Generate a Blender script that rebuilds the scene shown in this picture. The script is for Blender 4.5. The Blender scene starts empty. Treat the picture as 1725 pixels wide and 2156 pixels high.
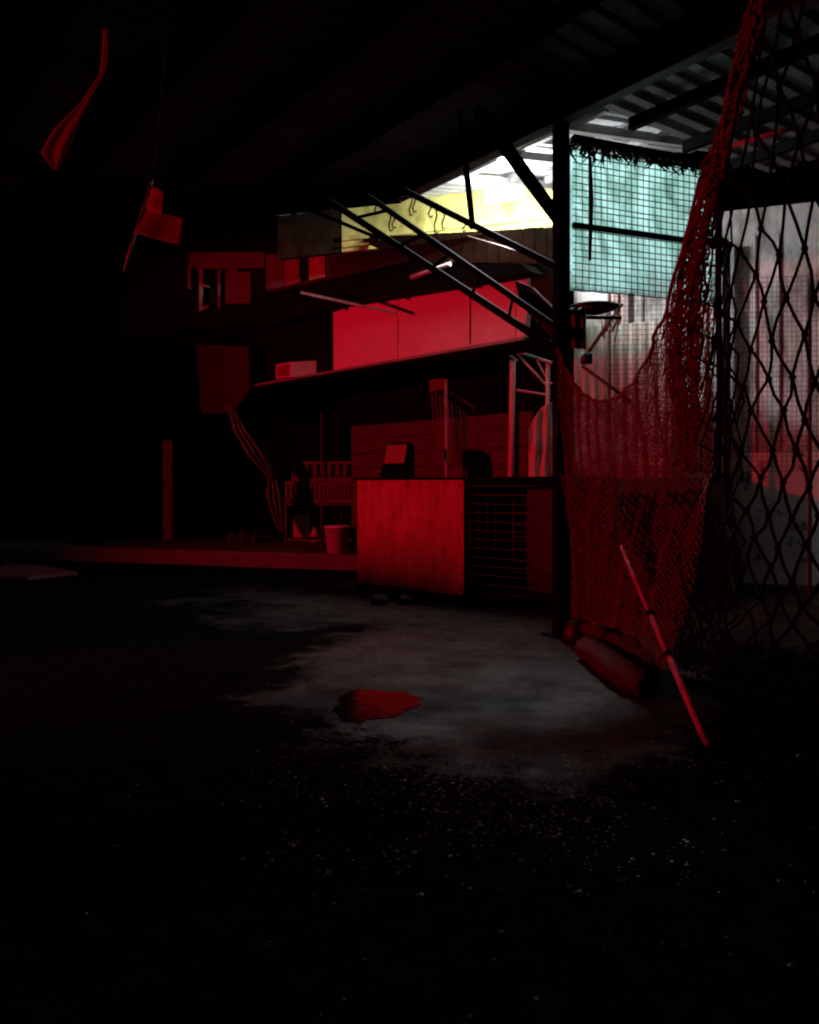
import bpy, bmesh, math, random
from mathutils import Vector, noise
random.seed(7); noise.seed_set(11)
sc = bpy.context.scene
C = sc.collection
# ------------------------------------------------------------------ camera
F, CX, HY, EYE = 1700.0, 862.5, 1020.0, 1.35      # photo measured on a 1725 x 2156 grid
cam = bpy.data.cameras.new('camera'); co = bpy.data.objects.new('camera', cam); C.objects.link(co)
co.location = (0, 0, EYE); co.rotation_euler = (math.radians(90), 0, 0)
cam.sensor_width = 36; cam.sensor_fit = 'AUTO'; cam.lens = F/2156*36
cam.shift_y = -(1078-HY)/2156; cam.clip_start = .05; cam.clip_end = 500
sc.camera = co
# ------------------------------------------------------------------ world / night sky / exposure
w = bpy.data.worlds.new('World'); sc.world = w; w.use_nodes = True
nt = w.node_tree; bg = nt.nodes['Background']; bg.inputs['Strength'].default_value = .00008
sky = nt.nodes.new('ShaderNodeTexSky'); sky.sky_type = 'NISHITA'; sky.sun_disc = False
sky.sun_elevation = math.radians(4); sky.sun_rotation = math.radians(150)
nt.links.new(sky.outputs[0], bg.inputs['Color'])
sc.view_settings.view_transform = 'Standard'; sc.view_settings.look = 'None'
sc.cycles.filter_width = 2.1; sc.view_settings.exposure = 0; sc.view_settings.gamma = 1
RED_W, RED_COL = 2300, (1, .006, .035)
TUBE_W, TUBE_COL = 400, (.93, .98, 1.0)
RED_POS, RED_AIM = Vector((-9.0, 5.0, 2.6)), Vector((.2, 9.6, 2.75))
TUBE_POS = Vector((1.26, 9.62, 4.80))

# ------------------------------------------------------------------ helpers
def P(x, y, d): return Vector(((x-CX)/F*d, d, EYE-(y-HY)/F*d))
def G(x, y, z=0.0):
    d = F*(EYE-z)/(y-HY); return P(x, y, d)
class Plane:                                     # a vertical plane; at(x, y) is where the sight line meets it
    def __init__(s, p, dr):
        s.p = Vector((p[0], p[1])); s.d = Vector(dr).normalized(); s.n = Vector((s.d.y, -s.d.x))
        if s.n.dot(s.p) > 0: s.n = -s.n          # towards the viewer
    def at(s, x, y, off=0):
        q = s.p+s.n*off; r = Vector(((x-CX)/F, 1)); return P(x, y, q.dot(s.n)/r.dot(s.n))
    def n3(s): return Vector((s.n.x, s.n.y, 0))
def V(*a): return Vector(a)

class MB:
    def __init__(s): s.v = []; s.f = []; s.sm = []
    def add(s, vs, fs, smooth=False):
        b = len(s.v); s.v += [Vector(q) for q in vs]
        for f in fs: s.f.append([b+i for i in f]); s.sm.append(smooth)
    def slab(s, pts, off):                       # polygon with a real thickness
        n = len(pts); off = Vector(off); a = [Vector(p) for p in pts]
        s.add(a+[p+off for p in a], [list(range(n)), list(range(2*n-1, n-1, -1))]+[[i, i+n, (i+1) % n+n, (i+1) % n] for i in range(n)])
        return s
    def box(s, c, sx, sy, sz, ax=(1, 0)):        # box standing on c
        u = Vector((ax[0], ax[1], 0)).normalized(); w_ = Vector((-u.y, u.x, 0)); c = Vector(c)
        b = [c+u*(i*sx/2)+w_*(j*sy/2) for i, j in ((-1, -1), (1, -1), (1, 1), (-1, 1))]
        return s.slab(b, (0, 0, sz))
    def bar(s, a, b, wd, hg=None):               # rectangular bar from a to b
        a = Vector(a); b = Vector(b); hg = hg or wd; d = (b-a).normalized()
        up = V(0, 0, 1) if abs(d.z) < .95 else V(0, 1, 0)
        r = d.cross(up).normalized(); up = r.cross(d)
        q = [a+r*(i*wd/2)+up*(j*hg/2) for i, j in ((-1, -1), (1, -1), (1, 1), (-1, 1))]
        return s.slab(q, b-a)
    def tube(s, pts, rad, n=8, cap=True):
        pts = [Vector(p) for p in pts]; m = len(pts); rad = rad if isinstance(rad, (list, tuple)) else [rad]*m
        vs = []; pu = None
        for i, p in enumerate(pts):
            d = (pts[min(i+1, m-1)]-pts[max(i-1, 0)]).normalized()
            if pu is None: pu = d.orthogonal().normalized()
            pu = (pu-d*pu.dot(d)); pu = pu.normalized() if pu.length > 1e-6 else d.orthogonal().normalized()
            w_ = d.cross(pu)
            vs += [p+(pu*math.cos(k*2*math.pi/n)+w_*math.sin(k*2*math.pi/n))*rad[i] for k in range(n)]
        fs = [[i*n+k, i*n+(k+1) % n, (i+1)*n+(k+1) % n, (i+1)*n+k] for i in range(m-1) for k in range(n)]
        s.add(vs, fs, True)
        if cap:
            b = len(s.v)-len(vs)
            s.f.append([b+k for k in range(n)][::-1]); s.sm.append(False)
            s.f.append([b+(m-1)*n+k for k in range(n)]); s.sm.append(False)
        return s
    def lathe(s, c, prof, n=24):                 # profile of (radius, height)
        c = Vector(c)
        vs = [c+V(r*math.cos(k*2*math.pi/n), r*math.sin(k*2*math.pi/n), z) for r, z in prof for k in range(n)]
        s.add(vs, [[i*n+k, i*n+(k+1) % n, (i+1)*n+(k+1) % n, (i+1)*n+k] for i in range(len(prof)-1) for k in range(n)], True)
        return s
    def sheet(s, fn, nu, nv, th=.004):           # a cloth-like sheet fn(u, v) with thickness
        g = [[Vector(fn(i/nu, j/nv)) for j in range(nv+1)] for i in range(nu+1)]
        vs = []; bk = []
        for i in range(nu+1):
            for j in range(nv+1):
                a = g[min(i+1, nu)][j]-g[max(i-1, 0)][j]; b = g[i][min(j+1, nv)]-g[i][max(j-1, 0)]
                n = a.cross(b); n = n.normalized() if n.length > 1e-9 else V(0, -1, 0)
                vs.append(g[i][j]+n*th/2); bk.append(g[i][j]-n*th/2)
        N = len(vs); k = lambda i, j: i*(nv+1)+j
        fs = []
        for i in range(nu):
            for j in range(nv):
                q = [k(i, j), k(i+1, j), k(i+1, j+1), k(i, j+1)]; fs.append(q); fs.append([N+t for t in q][::-1])
        rim = [k(i, 0) for i in range(nu)]+[k(nu, j) for j in range(nv)]+[k(i, nv) for i in range(nu, 0, -1)]+[k(0, j) for j in range(nv, 0, -1)]
        for a, b in zip(rim, rim[1:]+rim[:1]): fs.append([b, a, N+a, N+b])
        s.add(vs+bk, fs, True); return s
    def build(s, name, mat, parent=None, bevel=0):
        org = ORG.get(parent.name) if parent else None
        if org is None:
            xs = [q.x for q in s.v]; ys = [q.y for q in s.v]; zs = [q.z for q in s.v]
            org = V((min(xs)+max(xs))/2, (min(ys)+max(ys))/2, min(zs))
        me = bpy.data.meshes.new(name); me.from_pydata([q-org for q in s.v], [], s.f); me.update()
        bm = bmesh.new(); bm.from_mesh(me); bmesh.ops.recalc_face_normals(bm, faces=bm.faces)
        for f in bm.faces: f.smooth = s.sm[f.index]
        bm.to_mesh(me); bm.free()
        me.materials.append(mat)
        o = bpy.data.objects.new(name, me); C.objects.link(o)
        if parent: o.parent = parent
        else: o.location = org
        ORG[o.name] = org
        if bevel:
            m = o.modifiers.new('bevel', 'BEVEL'); m.width = bevel; m.segments = 2; m.limit_method = 'ANGLE'
        return o
ORG = {}
def tag(o, label, cat, group=None):
    o['label'] = label; o['category'] = cat
    if group: o['group'] = group
    return o
def thing(name, label, cat, loc, group=None):
    o = bpy.data.objects.new(name, None); C.objects.link(o); o.location = loc; o.empty_display_size = .1
    ORG[o.name] = Vector(loc); return tag(o, label, cat, group)
def struct(o, kind='structure'): o['kind'] = kind; return o

def mat(name, col, rough=.7, metal=0, var=.35, scale=6, bump=.15, bscale=40, spec=.5, rvar=0, col2=None, stretch=None, thresh=None):
    m = bpy.data.materials.new(name); m.use_nodes = True; t = m.node_tree; b = t.nodes['Principled BSDF']
    tc = t.nodes.new('ShaderNodeTexCoord'); src = tc.outputs['Object']
    if stretch:
        mp = t.nodes.new('ShaderNodeMapping'); mp.inputs['Scale'].default_value = stretch
        t.links.new(src, mp.inputs[0]); src = mp.outputs[0]
    n = t.nodes.new('ShaderNodeTexNoise'); n.inputs['Scale'].default_value = scale; n.inputs['Detail'].default_value = 8; n.inputs['Roughness'].default_value = .65
    t.links.new(src, n.inputs['Vector'])
    r = t.nodes.new('ShaderNodeValToRGB'); c2 = col2 or tuple(c*(1-var) for c in col)
    lo, hi = thresh or (.32, .68)
    r.color_ramp.elements[0].position = lo; r.color_ramp.elements[1].position = hi
    r.color_ramp.elements[0].color = (*c2, 1); r.color_ramp.elements[1].color = (*col, 1)
    t.links.new(n.outputs['Fac'], r.inputs[0]); t.links.new(r.outputs[0], b.inputs['Base Color'])
    b.inputs['Roughness'].default_value = rough; b.inputs['Metallic'].default_value = metal
    b.inputs['Specular IOR Level'].default_value = spec
    if rvar:
        mr = t.nodes.new('ShaderNodeMapRange'); mr.inputs[1].default_value = .35; mr.inputs[2].default_value = .65
        mr.inputs[3].default_value = max(.05, rough-rvar); mr.inputs[4].default_value = min(1, rough+rvar)
        n3 = t.nodes.new('ShaderNodeTexNoise'); n3.inputs['Scale'].default_value = scale*.35; n3.inputs['Detail'].default_value = 5
        t.links.new(src, n3.inputs['Vector']); t.links.new(n3.outputs['Fac'], mr.inputs[0]); t.links.new(mr.outputs[0], b.inputs['Roughness'])
    if bump:
        n2 = t.nodes.new('ShaderNodeTexNoise'); n2.inputs['Scale'].default_value = bscale; n2.inputs['Detail'].default_value = 6
        t.links.new(src, n2.inputs['Vector'])
        bp = t.nodes.new('ShaderNodeBump'); bp.inputs['Strength'].default_value = bump; bp.inputs['Distance'].default_value = .02
        t.links.new(n2.outputs['Fac'], bp.inputs['Height']); t.links.new(bp.outputs[0], b.inputs['Normal'])
    return m
def emit(name, col, st):
    m = bpy.data.materials.new(name); m.use_nodes = True; b = m.node_tree.nodes['Principled BSDF']
    b.inputs['Base Color'].default_value = (*col, 1); b.inputs['Emission Color'].default_value = (*col, 1); b.inputs['Emission Strength'].default_value = st
    return m
M = {}
M['asphalt'] = mat('asphalt', (.0075, .0066, .0062), .8, var=.6, scale=3, bump=.5, bscale=70, rvar=.15, spec=.05)
M['concrete'] = mat('worn_concrete', (.066, .050, .045), .75, scale=3.2, bump=1.0, bscale=26, rvar=.22, col2=(.010, .0075, .007), spec=.12, thresh=(.36, .66), stretch=(1, 1.6, 1))
M['water'] = mat('puddle_water', (.006, .0055, .0055), .10, var=.3, bump=.10, bscale=16, scale=9)
M['kerb'] = mat('kerb_concrete', (.11, .085, .08), .75, scale=4, bump=.5)
M['black_steel'] = mat('black_painted_steel', (.004, .004, .005), .9, var=.4, scale=12, bump=.1, spec=.04)
M['dark_roof'] = mat('sooty_roof_sheet', (.2, .195, .185), .75, var=.6, scale=2.5, bump=.1, spec=.15)
M['pale_roof'] = mat('pale_roof_sheet', (.48, .50, .51), .6, var=.5, scale=3, bump=.08)
M['galv'] = mat('galvanised_steel', (.30, .29, .28), .55, metal=.2, var=.35, scale=10)
M['yellow'] = mat('yellow_wall_paint', (.62, .57, .17), .7, scale=1.6, bump=.25, stretch=(1.6, 1.6, .8), col2=(.30, .24, .06), thresh=(.36, .56))
M['brown_roof'] = mat('brown_board_roof', (.07, .042, .022), .85, spec=.1, var=.6, scale=7, bump=.4)
M['black'] = mat('flat_black', (.005, .0045, .0045), .9, var=.5, spec=.08)
M['sign'] = mat('sign_panel', (.80, .50, .54), .7, spec=.2, var=.2, scale=2.5, bump=.03)
M['white'] = mat('dirty_white_paint', (.62, .58, .56), .6, var=.3, scale=9)
M['crate_board'] = mat('red_stained_plywood', (.55, .20, .15), .65, scale=5, bump=.25, col2=(.30, .08, .06), stretch=(2.2, 2.2, .35))
_t = M['crate_board'].node_tree; _b = _t.nodes['Principled BSDF']; _src = _b.inputs['Base Color'].links[0].from_socket
_n = _t.nodes.new('ShaderNodeTexNoise'); _n.inputs['Scale'].default_value = 3.1; _n.inputs['Detail'].default_value = 8; _n.inputs['Roughness'].default_value = .75; _n.inputs['Distortion'].default_value = .8
_tc = _t.nodes.new('ShaderNodeTexCoord'); _t.links.new(_tc.outputs['Object'], _n.inputs['Vector'])
_r = _t.nodes.new('ShaderNodeValToRGB'); _r.color_ramp.elements[0].position = .36; _r.color_ramp.elements[1].position = .56; _r.color_ramp.elements[0].color = (.70, .66, .62, 1)
_m = _t.nodes.new('ShaderNodeMix'); _m.data_type = 'RGBA'; _m.blend_type = 'MULTIPLY'; _m.inputs[0].default_value = 1
_t.links.new(_n.outputs['Fac'], _r.inputs[0]); _t.links.new(_src, _m.inputs[6]); _t.links.new(_r.outputs[0], _m.inputs[7]); _t.links.new(_m.outputs[2], _b.inputs['Base Color'])
M['wire'] = mat('rusty_wire', (.14, .075, .065), .6, metal=.3, var=.5, scale=20)
M['net_red'] = mat('red_twine', (.24, .09, .10), .8, var=.5, spec=.2, scale=14, bump=.3, bscale=120)
_t = M['net_red'].node_tree; _o = _t.nodes['Material Output']; _b = _t.nodes['Principled BSDF']      # nylon twine lets some light through
_x = _t.nodes.new('ShaderNodeMixShader'); _x.inputs[0].default_value = .35; _l = _t.nodes.new('ShaderNodeBsdfTranslucent'); _l.inputs[0].default_value = (.62, .34, .36, 1)
_t.links.new(_b.outputs[0], _x.inputs[1]); _t.links.new(_l.outputs[0], _x.inputs[2]); _t.links.new(_x.outputs[0], _o.inputs[0])
M['net_black'] = mat('black_rope', (.007, .004, .0045), .95, spec=.08, var=.5, scale=14, bump=.3, bscale=120)
M['peel'] = mat('peeling_paint', (.75, .70, .67), .8, scale=3.0, bump=.5, bscale=14, col2=(.10, .09, .085), thresh=(.36, .44))
M['wall_pale'] = mat('pale_wall_paint', (.66, .60, .58), .8, scale=2.4, bump=.4, col2=(.22, .20, .18), thresh=(.36, .56), stretch=(1.6, 1.6, .7))
M['brick'] = mat('dark_red_boards', (.11, .032, .03), .75, var=.6, scale=4, bump=.4, stretch=(.6, .6, 5))
M['cloth_red'] = mat('flag_cloth', (.30, .018, .035), 1, spec=.03, var=.4, scale=8, bump=.1)
M['cloth_pink'] = mat('pink_sheet', (.78, .50, .45), .8, var=.35, scale=5, bump=.2, stretch=(4, 4, .6))
M['tarp'] = mat('black_tarp', (.010, .010, .011), .5, var=.5, scale=4, bump=.5, bscale=9)
M['tarp_pale'] = mat('pale_plastic_tarp', (.17, .12, .13), .6, var=.5, scale=10, bump=.3)
M['plastic'] = mat('purple_plastic', (.16, .05, .09), .5, var=.3, scale=8)
M['face'] = mat('red_face_panel', (.45, .012, .03), .7, var=.2, spec=.1)
M['pink_plastic'] = mat('pink_plastic', (.50, .12, .14), .5, var=.3)
M['strut'] = mat('dusty_strut_paint', (.26, .20, .20), .7, var=.4, scale=12)
M['pillar'] = mat('faded_red_pillar_paint', (.26, .06, .08), .8, var=.5, scale=5)
M['stained_sheet'] = mat('stained_white_sheet', (.50, .46, .42), .75, scale=2.2, bump=.3, col2=(.22, .20, .15), stretch=(3, 3, .7))
M['streamer'] = mat('torn_red_streamer_cloth', (.60, .03, .06), 1, spec=.03, var=.4, scale=10)
M['falloff_boards'] = mat('falloff_dark_boards', (.030, .018, .009), .9, spec=.1, var=.7, scale=4, bump=.4)
M['bucket'] = mat('white_bucket_plastic', (.66, .60, .56), .5, var=.25, scale=8, bump=.03)
M['panel'] = mat('rust_brown_panel', (.05, .010, .006), .8, spec=.15, var=.45, scale=5)
M["maroon"] = mat("red_light_maroon", (.11, .02, .03), .7, var=.5, scale=5)
M['bamboo'] = mat('pink_pole_paint', (.60, .36, .40), .5, var=.5, scale=16)
M['rope'] = mat('dull_red_cloth_roll', (.07, .02, .022), .9, spec=.1, var=.6, scale=16, bump=.5)
M['tan'] = mat('tan_basket', (.15, .10, .075), .85, var=.5, scale=30, spec=.15, bump=.5, bscale=90)
M['blue'] = mat('blue_plastic', (.03, .12, .20), .4)
M['stone'] = mat('grey_gravel', (.13, .115, .105), .5, var=.7, scale=30, spec=.25)
M['glass'] = mat('dark_window_glass', (.01, .008, .01), .15)
M['tube'] = emit('lit_tube', (.9, .98, 1), 26)
M['tube_red'] = emit('red_lamp_glass', (1, .02, .05), 8)
m = bpy.data.materials.new('translucent_sheet'); m.use_nodes = True; t = m.node_tree; t.nodes.clear()
out = t.nodes.new('ShaderNodeOutputMaterial'); mx = t.nodes.new('ShaderNodeMixShader'); df = t.nodes.new('ShaderNodeBsdfDiffuse'); tr = t.nodes.new('ShaderNodeBsdfTranslucent')
tc = t.nodes.new('ShaderNodeTexCoord'); mp = t.nodes.new('ShaderNodeMapping'); mp.inputs['Scale'].default_value = (1.2, 1.2, .7)
nz = t.nodes.new('ShaderNodeTexNoise'); nz.inputs['Scale'].default_value = 2.6; nz.inputs['Detail'].default_value = 7; nz.inputs['Distortion'].default_value = 1.2
rp = t.nodes.new('ShaderNodeValToRGB'); rp.color_ramp.elements[0].position = .36; rp.color_ramp.elements[1].position = .62
rp.color_ramp.elements[0].color = (.42, .54, .48, 1); rp.color_ramp.elements[1].color = (.80, .89, .89, 1)
t.links.new(tc.outputs['Object'], mp.inputs[0]); t.links.new(mp.outputs[0], nz.inputs['Vector']); t.links.new(nz.outputs['Fac'], rp.inputs[0])
t.links.new(rp.outputs[0], df.inputs[0]); t.links.new(rp.outputs[0], tr.inputs[0]); mx.inputs[0].default_value = .82
t.links.new(df.outputs[0], mx.inputs[1]); t.links.new(tr.outputs[0], mx.inputs[2]); t.links.new(mx.outputs[0], out.inputs[0]); M['sheet'] = m; nz.inputs['Scale'].default_value = 1.5; nz.inputs['Roughness'].default_value = .7; rp.color_ramp.elements[0].color = (.30, .45, .39, 1); rp.color_ramp.elements[0].position = .30; rp.color_ramp.elements[1].position = .54; rp.color_ramp.elements[1].color = (.70, .90, .89, 1)

# ground: wet asphalt, near-camera shade put into its black, that gives way to a worn concrete apron, speckled along the worn border
def ground_mat():
    m = bpy.data.materials.new('wet_yard'); m.use_nodes = True; t = m.node_tree; N = t.nodes.new; Lk = t.links.new
    b = t.nodes['Principled BSDF']; geo = N('ShaderNodeNewGeometry'); pos = geo.outputs['Position']
    def noise_(sc_, det=8, rough=.65, dist=0, st=(1, 1, 1)):
        mp = N('ShaderNodeMapping'); mp.inputs['Scale'].default_value = st; Lk(pos, mp.inputs[0])
        n = N('ShaderNodeTexNoise'); n.inputs['Scale'].default_value = sc_; n.inputs['Detail'].default_value = det; n.inputs['Roughness'].default_value = rough; n.inputs['Distortion'].default_value = dist
        Lk(mp.outputs[0], n.inputs['Vector']); return n.outputs['Fac']
    def math_(op, a, c=None, clamp=False):
        n = N('ShaderNodeMath'); n.operation = op; n.use_clamp = clamp
        for k, v in enumerate((a, c)):
            if v is None: continue
            if isinstance(v, (int, float)): n.inputs[k].default_value = v
            else: Lk(v, n.inputs[k])
        return n.outputs[0]
    def ell(cx, cy, rx, ry):
        a = N('ShaderNodeVectorMath'); a.operation = 'SUBTRACT'; Lk(pos, a.inputs[0]); a.inputs[1].default_value = (cx, cy, 0)
        c = N('ShaderNodeVectorMath'); c.operation = 'MULTIPLY'; Lk(a.outputs[0], c.inputs[0]); c.inputs[1].default_value = (1/rx, 1/ry, 0)
        l = N('ShaderNodeVectorMath'); l.operation = 'LENGTH'; Lk(c.outputs[0], l.inputs[0]); return l.outputs['Value']
    def ramp(f, lo, hi, c0=(0, 0, 0), c1=(1, 1, 1)):
        r = N('ShaderNodeValToRGB'); r.color_ramp.elements[0].position = lo; r.color_ramp.elements[1].position = hi
        r.color_ramp.elements[0].color = (*c0, 1); r.color_ramp.elements[1].color = (*c1, 1); Lk(f, r.inputs[0]); return r.outputs[0]
    def mix(f, a, c, mode='MIX'):
        n = N('ShaderNodeMix'); n.data_type = 'RGBA'; n.blend_type = mode
        if isinstance(f, (int, float)): n.inputs[0].default_value = f
        else: Lk(f, n.inputs[0])
        for k, v in ((6, a), (7, c)):
            if isinstance(v, tuple): n.inputs[k].default_value = (*v, 1)
            else: Lk(v, n.inputs[k])
        return n.outputs[2]
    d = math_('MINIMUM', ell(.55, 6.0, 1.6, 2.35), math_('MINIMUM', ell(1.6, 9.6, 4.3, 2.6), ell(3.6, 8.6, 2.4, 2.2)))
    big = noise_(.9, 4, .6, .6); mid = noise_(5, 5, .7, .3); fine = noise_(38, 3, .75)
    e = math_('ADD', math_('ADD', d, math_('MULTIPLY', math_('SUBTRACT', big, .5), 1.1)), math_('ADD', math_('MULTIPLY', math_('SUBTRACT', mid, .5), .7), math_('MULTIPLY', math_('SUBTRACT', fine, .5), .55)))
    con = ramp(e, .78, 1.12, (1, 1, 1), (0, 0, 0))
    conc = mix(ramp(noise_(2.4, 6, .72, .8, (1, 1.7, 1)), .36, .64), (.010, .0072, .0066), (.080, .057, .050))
    conc = mix(ramp(noise_(15, 4, .85), .42, .58), mix(.7, conc, (.010, .0075, .007)), conc)
    conc = mix(ramp(noise_(70, 3, .8), .40, .50), mix(.6, conc, (.008, .006, .006)), conc)
    vc = N('ShaderNodeTexVoronoi'); vc.feature = 'DISTANCE_TO_EDGE'; vc.inputs['Scale'].default_value = .5
    wp_ = N('ShaderNodeVectorMath'); wp_.operation = 'ADD'; Lk(pos, wp_.inputs[0])
    nn_ = N('ShaderNodeTexNoise'); nn_.inputs['Scale'].default_value = 2.2; nn_.inputs['Detail'].default_value = 6; Lk(pos, nn_.inputs['Vector'])
    Lk(nn_.outputs['Color'], wp_.inputs[1]); Lk(wp_.outputs[0], vc.inputs['Vector'])
    crack0 = ramp(math_('ADD', vc.outputs['Distance'], math_('MULTIPLY', mid, .010)), .006, .020, (1, 1, 1), (0, 0, 0))
    crack = math_('MULTIPLY', crack0, ramp(noise_(.55, 2), .50, .56))
    conc = mix(crack, conc, (.006, .005, .005))
    vs = N('ShaderNodeTexVoronoi'); vs.inputs['Scale'].default_value = 42; Lk(pos, vs.inputs['Vector'])
    sep = N('ShaderNodeSeparateColor'); Lk(vs.outputs['Color'], sep.inputs[0])
    grit = math_('MULTIPLY', ramp(vs.outputs['Distance'], .25, .42, (1, 1, 1), (0, 0, 0)), ramp(sep.outputs[0], .86, .97))
    grit = math_('MULTIPLY', grit, ramp(noise_(1.6, 4), .42, .66))
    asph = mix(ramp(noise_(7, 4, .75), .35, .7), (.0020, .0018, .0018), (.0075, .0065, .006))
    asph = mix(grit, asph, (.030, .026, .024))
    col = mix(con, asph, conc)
    wet = ramp(math_('ADD', ell(.0, 5.02, 1.0, .42), math_('MULTIPLY', math_('SUBTRACT', mid, .5), .8)), .8, 1.35, (1, 1, 1), (0, 0, 0))
    col = mix(wet, col, (.009, .007, .007))
    Lk(col, b.inputs['Base Color']); Lk(math_('MULTIPLY', con, .10), b.inputs['Specular IOR Level'])
    mr = N('ShaderNodeMapRange'); Lk(noise_(1.3, 3), mr.inputs[0]); mr.inputs[1].default_value = .35; mr.inputs[2].default_value = .65; mr.inputs[3].default_value = .45; mr.inputs[4].default_value = .9
    Lk(mr.outputs[0], b.inputs['Roughness'])
    h = math_('ADD', math_('MULTIPLY', mid, .5), math_('MULTIPLY', fine, .4))
    bp = N('ShaderNodeBump'); bp.inputs['Strength'].default_value = .9; bp.inputs['Distance'].default_value = .02; Lk(h, bp.inputs['Height']); Lk(bp.outputs[0], b.inputs['Normal'])
    return m
M['yard'] = ground_mat()

# ------------------------------------------------------------------ building frame
O2 = V(1.35, 7.2); U = V(.60, -.80); W_ = V(.80, .60)              # shed grid: U along the eave beam, W_ across it
def S(s, t_, z): q = O2+U*s+W_*t_; return V(q.x, q.y, z)
SIGN = Plane((1.33, 9.5), (-.666, .746))
BACK = Plane((1.87, 10.5), (-.94, .33))
UP = Plane((-1.2, 12.9), (-.94, .33))
PEEL = Plane((3.9, 10.4), (.94, -.34))
MESH = Plane((1.35, 7.2), (1.48, .58))
CA, CB = V(-.66, 9.98, 0), V(1.59, 8.25, 0)
CAGE = Plane((CA.x, CA.y), (CB.x-CA.x, CB.y-CA.y))

# ------------------------------------------------------------------ ground
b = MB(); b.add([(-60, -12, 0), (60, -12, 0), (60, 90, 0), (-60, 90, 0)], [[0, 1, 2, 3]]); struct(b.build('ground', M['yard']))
def rough_outline(pts, amp, step=.035):
    r = []
    for a, c in zip(pts, pts[1:]+pts[:1]):
        n = max(1, int((c-a).length/step))
        for i in range(n):
            p = a.lerp(c, i/n); k = noise.noise_vector(p*1.7)*amp+noise.noise_vector(p*5)*amp*.5+noise.noise_vector(p*13)*amp*.22
            r.append(V(p.x+k.x, p.y+k.y, p.z))
    return r
def flat_patch(pts, th):                         # irregular outline filled with triangles, with a thin broken edge
    from mathutils.geometry import tessellate_polygon
    b = MB(); n = len(pts)
    b.add(pts+[p-V(0, 0, th) for p in pts], [list(t_) for t_ in tessellate_polygon([pts])]+[[i, (i+1) % n, (i+1) % n+n, i+n] for i in range(n)])
    return b
ring = [(722, 1462), (745, 1452), (820, 1453), (862, 1459), (892, 1470), (872, 1488), (836, 1505), (780, 1514), (752, 1522), (716, 1518), (704, 1490)]
b = MB(); o_ = []
pr = [G(x, y, .006) for x, y in ring]
for a, c in zip(pr, pr[1:]+pr[:1]):
    for i in range(8):
        p = a.lerp(c, i/8); k = len(o_); o_.append(p+V(.016*math.sin(k*.7)+.012*math.sin(k*1.9+1)+.008*math.sin(k*3.1), .018*math.sin(k*.55+2)+.010*math.sin(k*2.3), 0))
for p in o_: p.z = .005
b = flat_patch(o_, .004); struct(b.build('puddle', M['water']))
# raised pavement with a kerb in front of the shop
k0, k1 = G(-200, 1141, .25), G(1250, 1182, .25)
b = MB(); dv = V(.33, .94, 0)*9; b.slab([k0, k1, k1+dv, k0+dv], (0, 0, -.3)); struct(b.build('pavement', M['kerb'], bevel=.03))
b = MB(); b.slab([G(20, 1192), G(90, 1196), G(165, 1211), G(60, 1222), G(-60, 1218)], (0, 0, .05)); struct(b.build('red_light_wedge', M['maroon'], bevel=.01))  # added wedge; red light on the ground is put into its maroon
# loose gravel (uncountable)
b = MB()
clump = [(random.gauss(1080, 260), 1560+abs(random.gauss(0, 130))) for _ in range(34)]
for i in range(2300):
    cx_, cy_ = random.choice(clump); x = random.gauss(cx_, 70); y = random.gauss(cy_, 26)
    if i % 4 == 0: x, y = random.gauss(1130, 340), 1570+abs(random.gauss(0, 210))
    if y > 2250 or y < 1540: continue
    p = G(x, y, 0); r = random.choice((.0025, .003, .004, .004, .005, .006, .010))*random.uniform(.7, 1.2)
    vs = [p+V(math.cos(a)*r*random.uniform(.8, 1.2), math.sin(a)*r*random.uniform(.8, 1.2), 0) for a in (0, 1.25, 2.5, 3.8, 5)]
    b.add(vs+[p+V(random.uniform(-.3, .3)*r, random.uniform(-.3, .3)*r, r*random.uniform(.35, .7))], [[j, (j+1) % 5, 5] for j in range(5)])
g = b.build('gravel', M['stone']); struct(g, 'stuff'); tag(g, 'loose grey gravel scattered over dark asphalt in the foreground', 'gravel')

# ------------------------------------------------------------------ the open shed (near roof, post, beam, bars)
shed = thing('open_shed', 'open steel shed with black post, roof beams and sooty corrugated roof overhead', 'shed', S(0, 0, 0))
def corrug(s0, s1, tf, zf, per=.22, dep=.035, th=.006):
    b = MB(); n = int((s1-s0)/per)
    for i in range(n):
        s = s0+i*per
        prof = [(0, 0), (.09, 0), (.125, dep), (.185, dep), (.22, 0)]
        for (a, za), (c, zc) in zip(prof, prof[1:]):
            t0, t1 = tf(s+.1)
            q = [S(s+a, t0, zf(s, t0)+za), S(s+c, t0, zf(s, t0)+zc), S(s+c, t1, zf(s, t1)+zc), S(s+a, t1, zf(s, t1)+za)]
            b.add(q, [[0, 1, 2, 3]])
    return b
zr = lambda s, t_: 4.82-.05*t_
b = corrug(-9, 9, lambda s: (-9, 0 if s > -2.4 else (s+2.4)*.667), zr); b.build('roof_sheet', M['dark_roof'], shed)
b = corrug(.06, 9, lambda s: (.1, 3.4), lambda s, t_: 4.82+.02*t_); b.build('roof_sheet', M['dark_roof'], shed)
for i, t_ in enumerate((-.95, -1.9, -2.85, -3.8, -4.75)):
    s0 = -2.4+t_/.667 if False else min(-2.4, t_/.667-2.4)+.15
    MB().bar(S(max(s0, -8), t_, zr(0, t_)-.07), S(8.5, t_, zr(0, t_)-.07), .07, .12).build('purlin', M['black_steel'], shed)
for t_ in (.85, 1.7, 2.5):
    MB().bar(S(.1, t_, 4.75), S(8.5, t_, 4.75), .07, .11).build('purlin', M['black_steel'], shed)
for s in (3.2, 6.4, -4.6):
    t1 = 0 if s > -2.4 else (s+2.4)*.667
    MB().bar(S(s, -8.5, 5.1), S(s, t1-.1, 4.70), .1, .16).build('rafter', M['black_steel'], shed)
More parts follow.
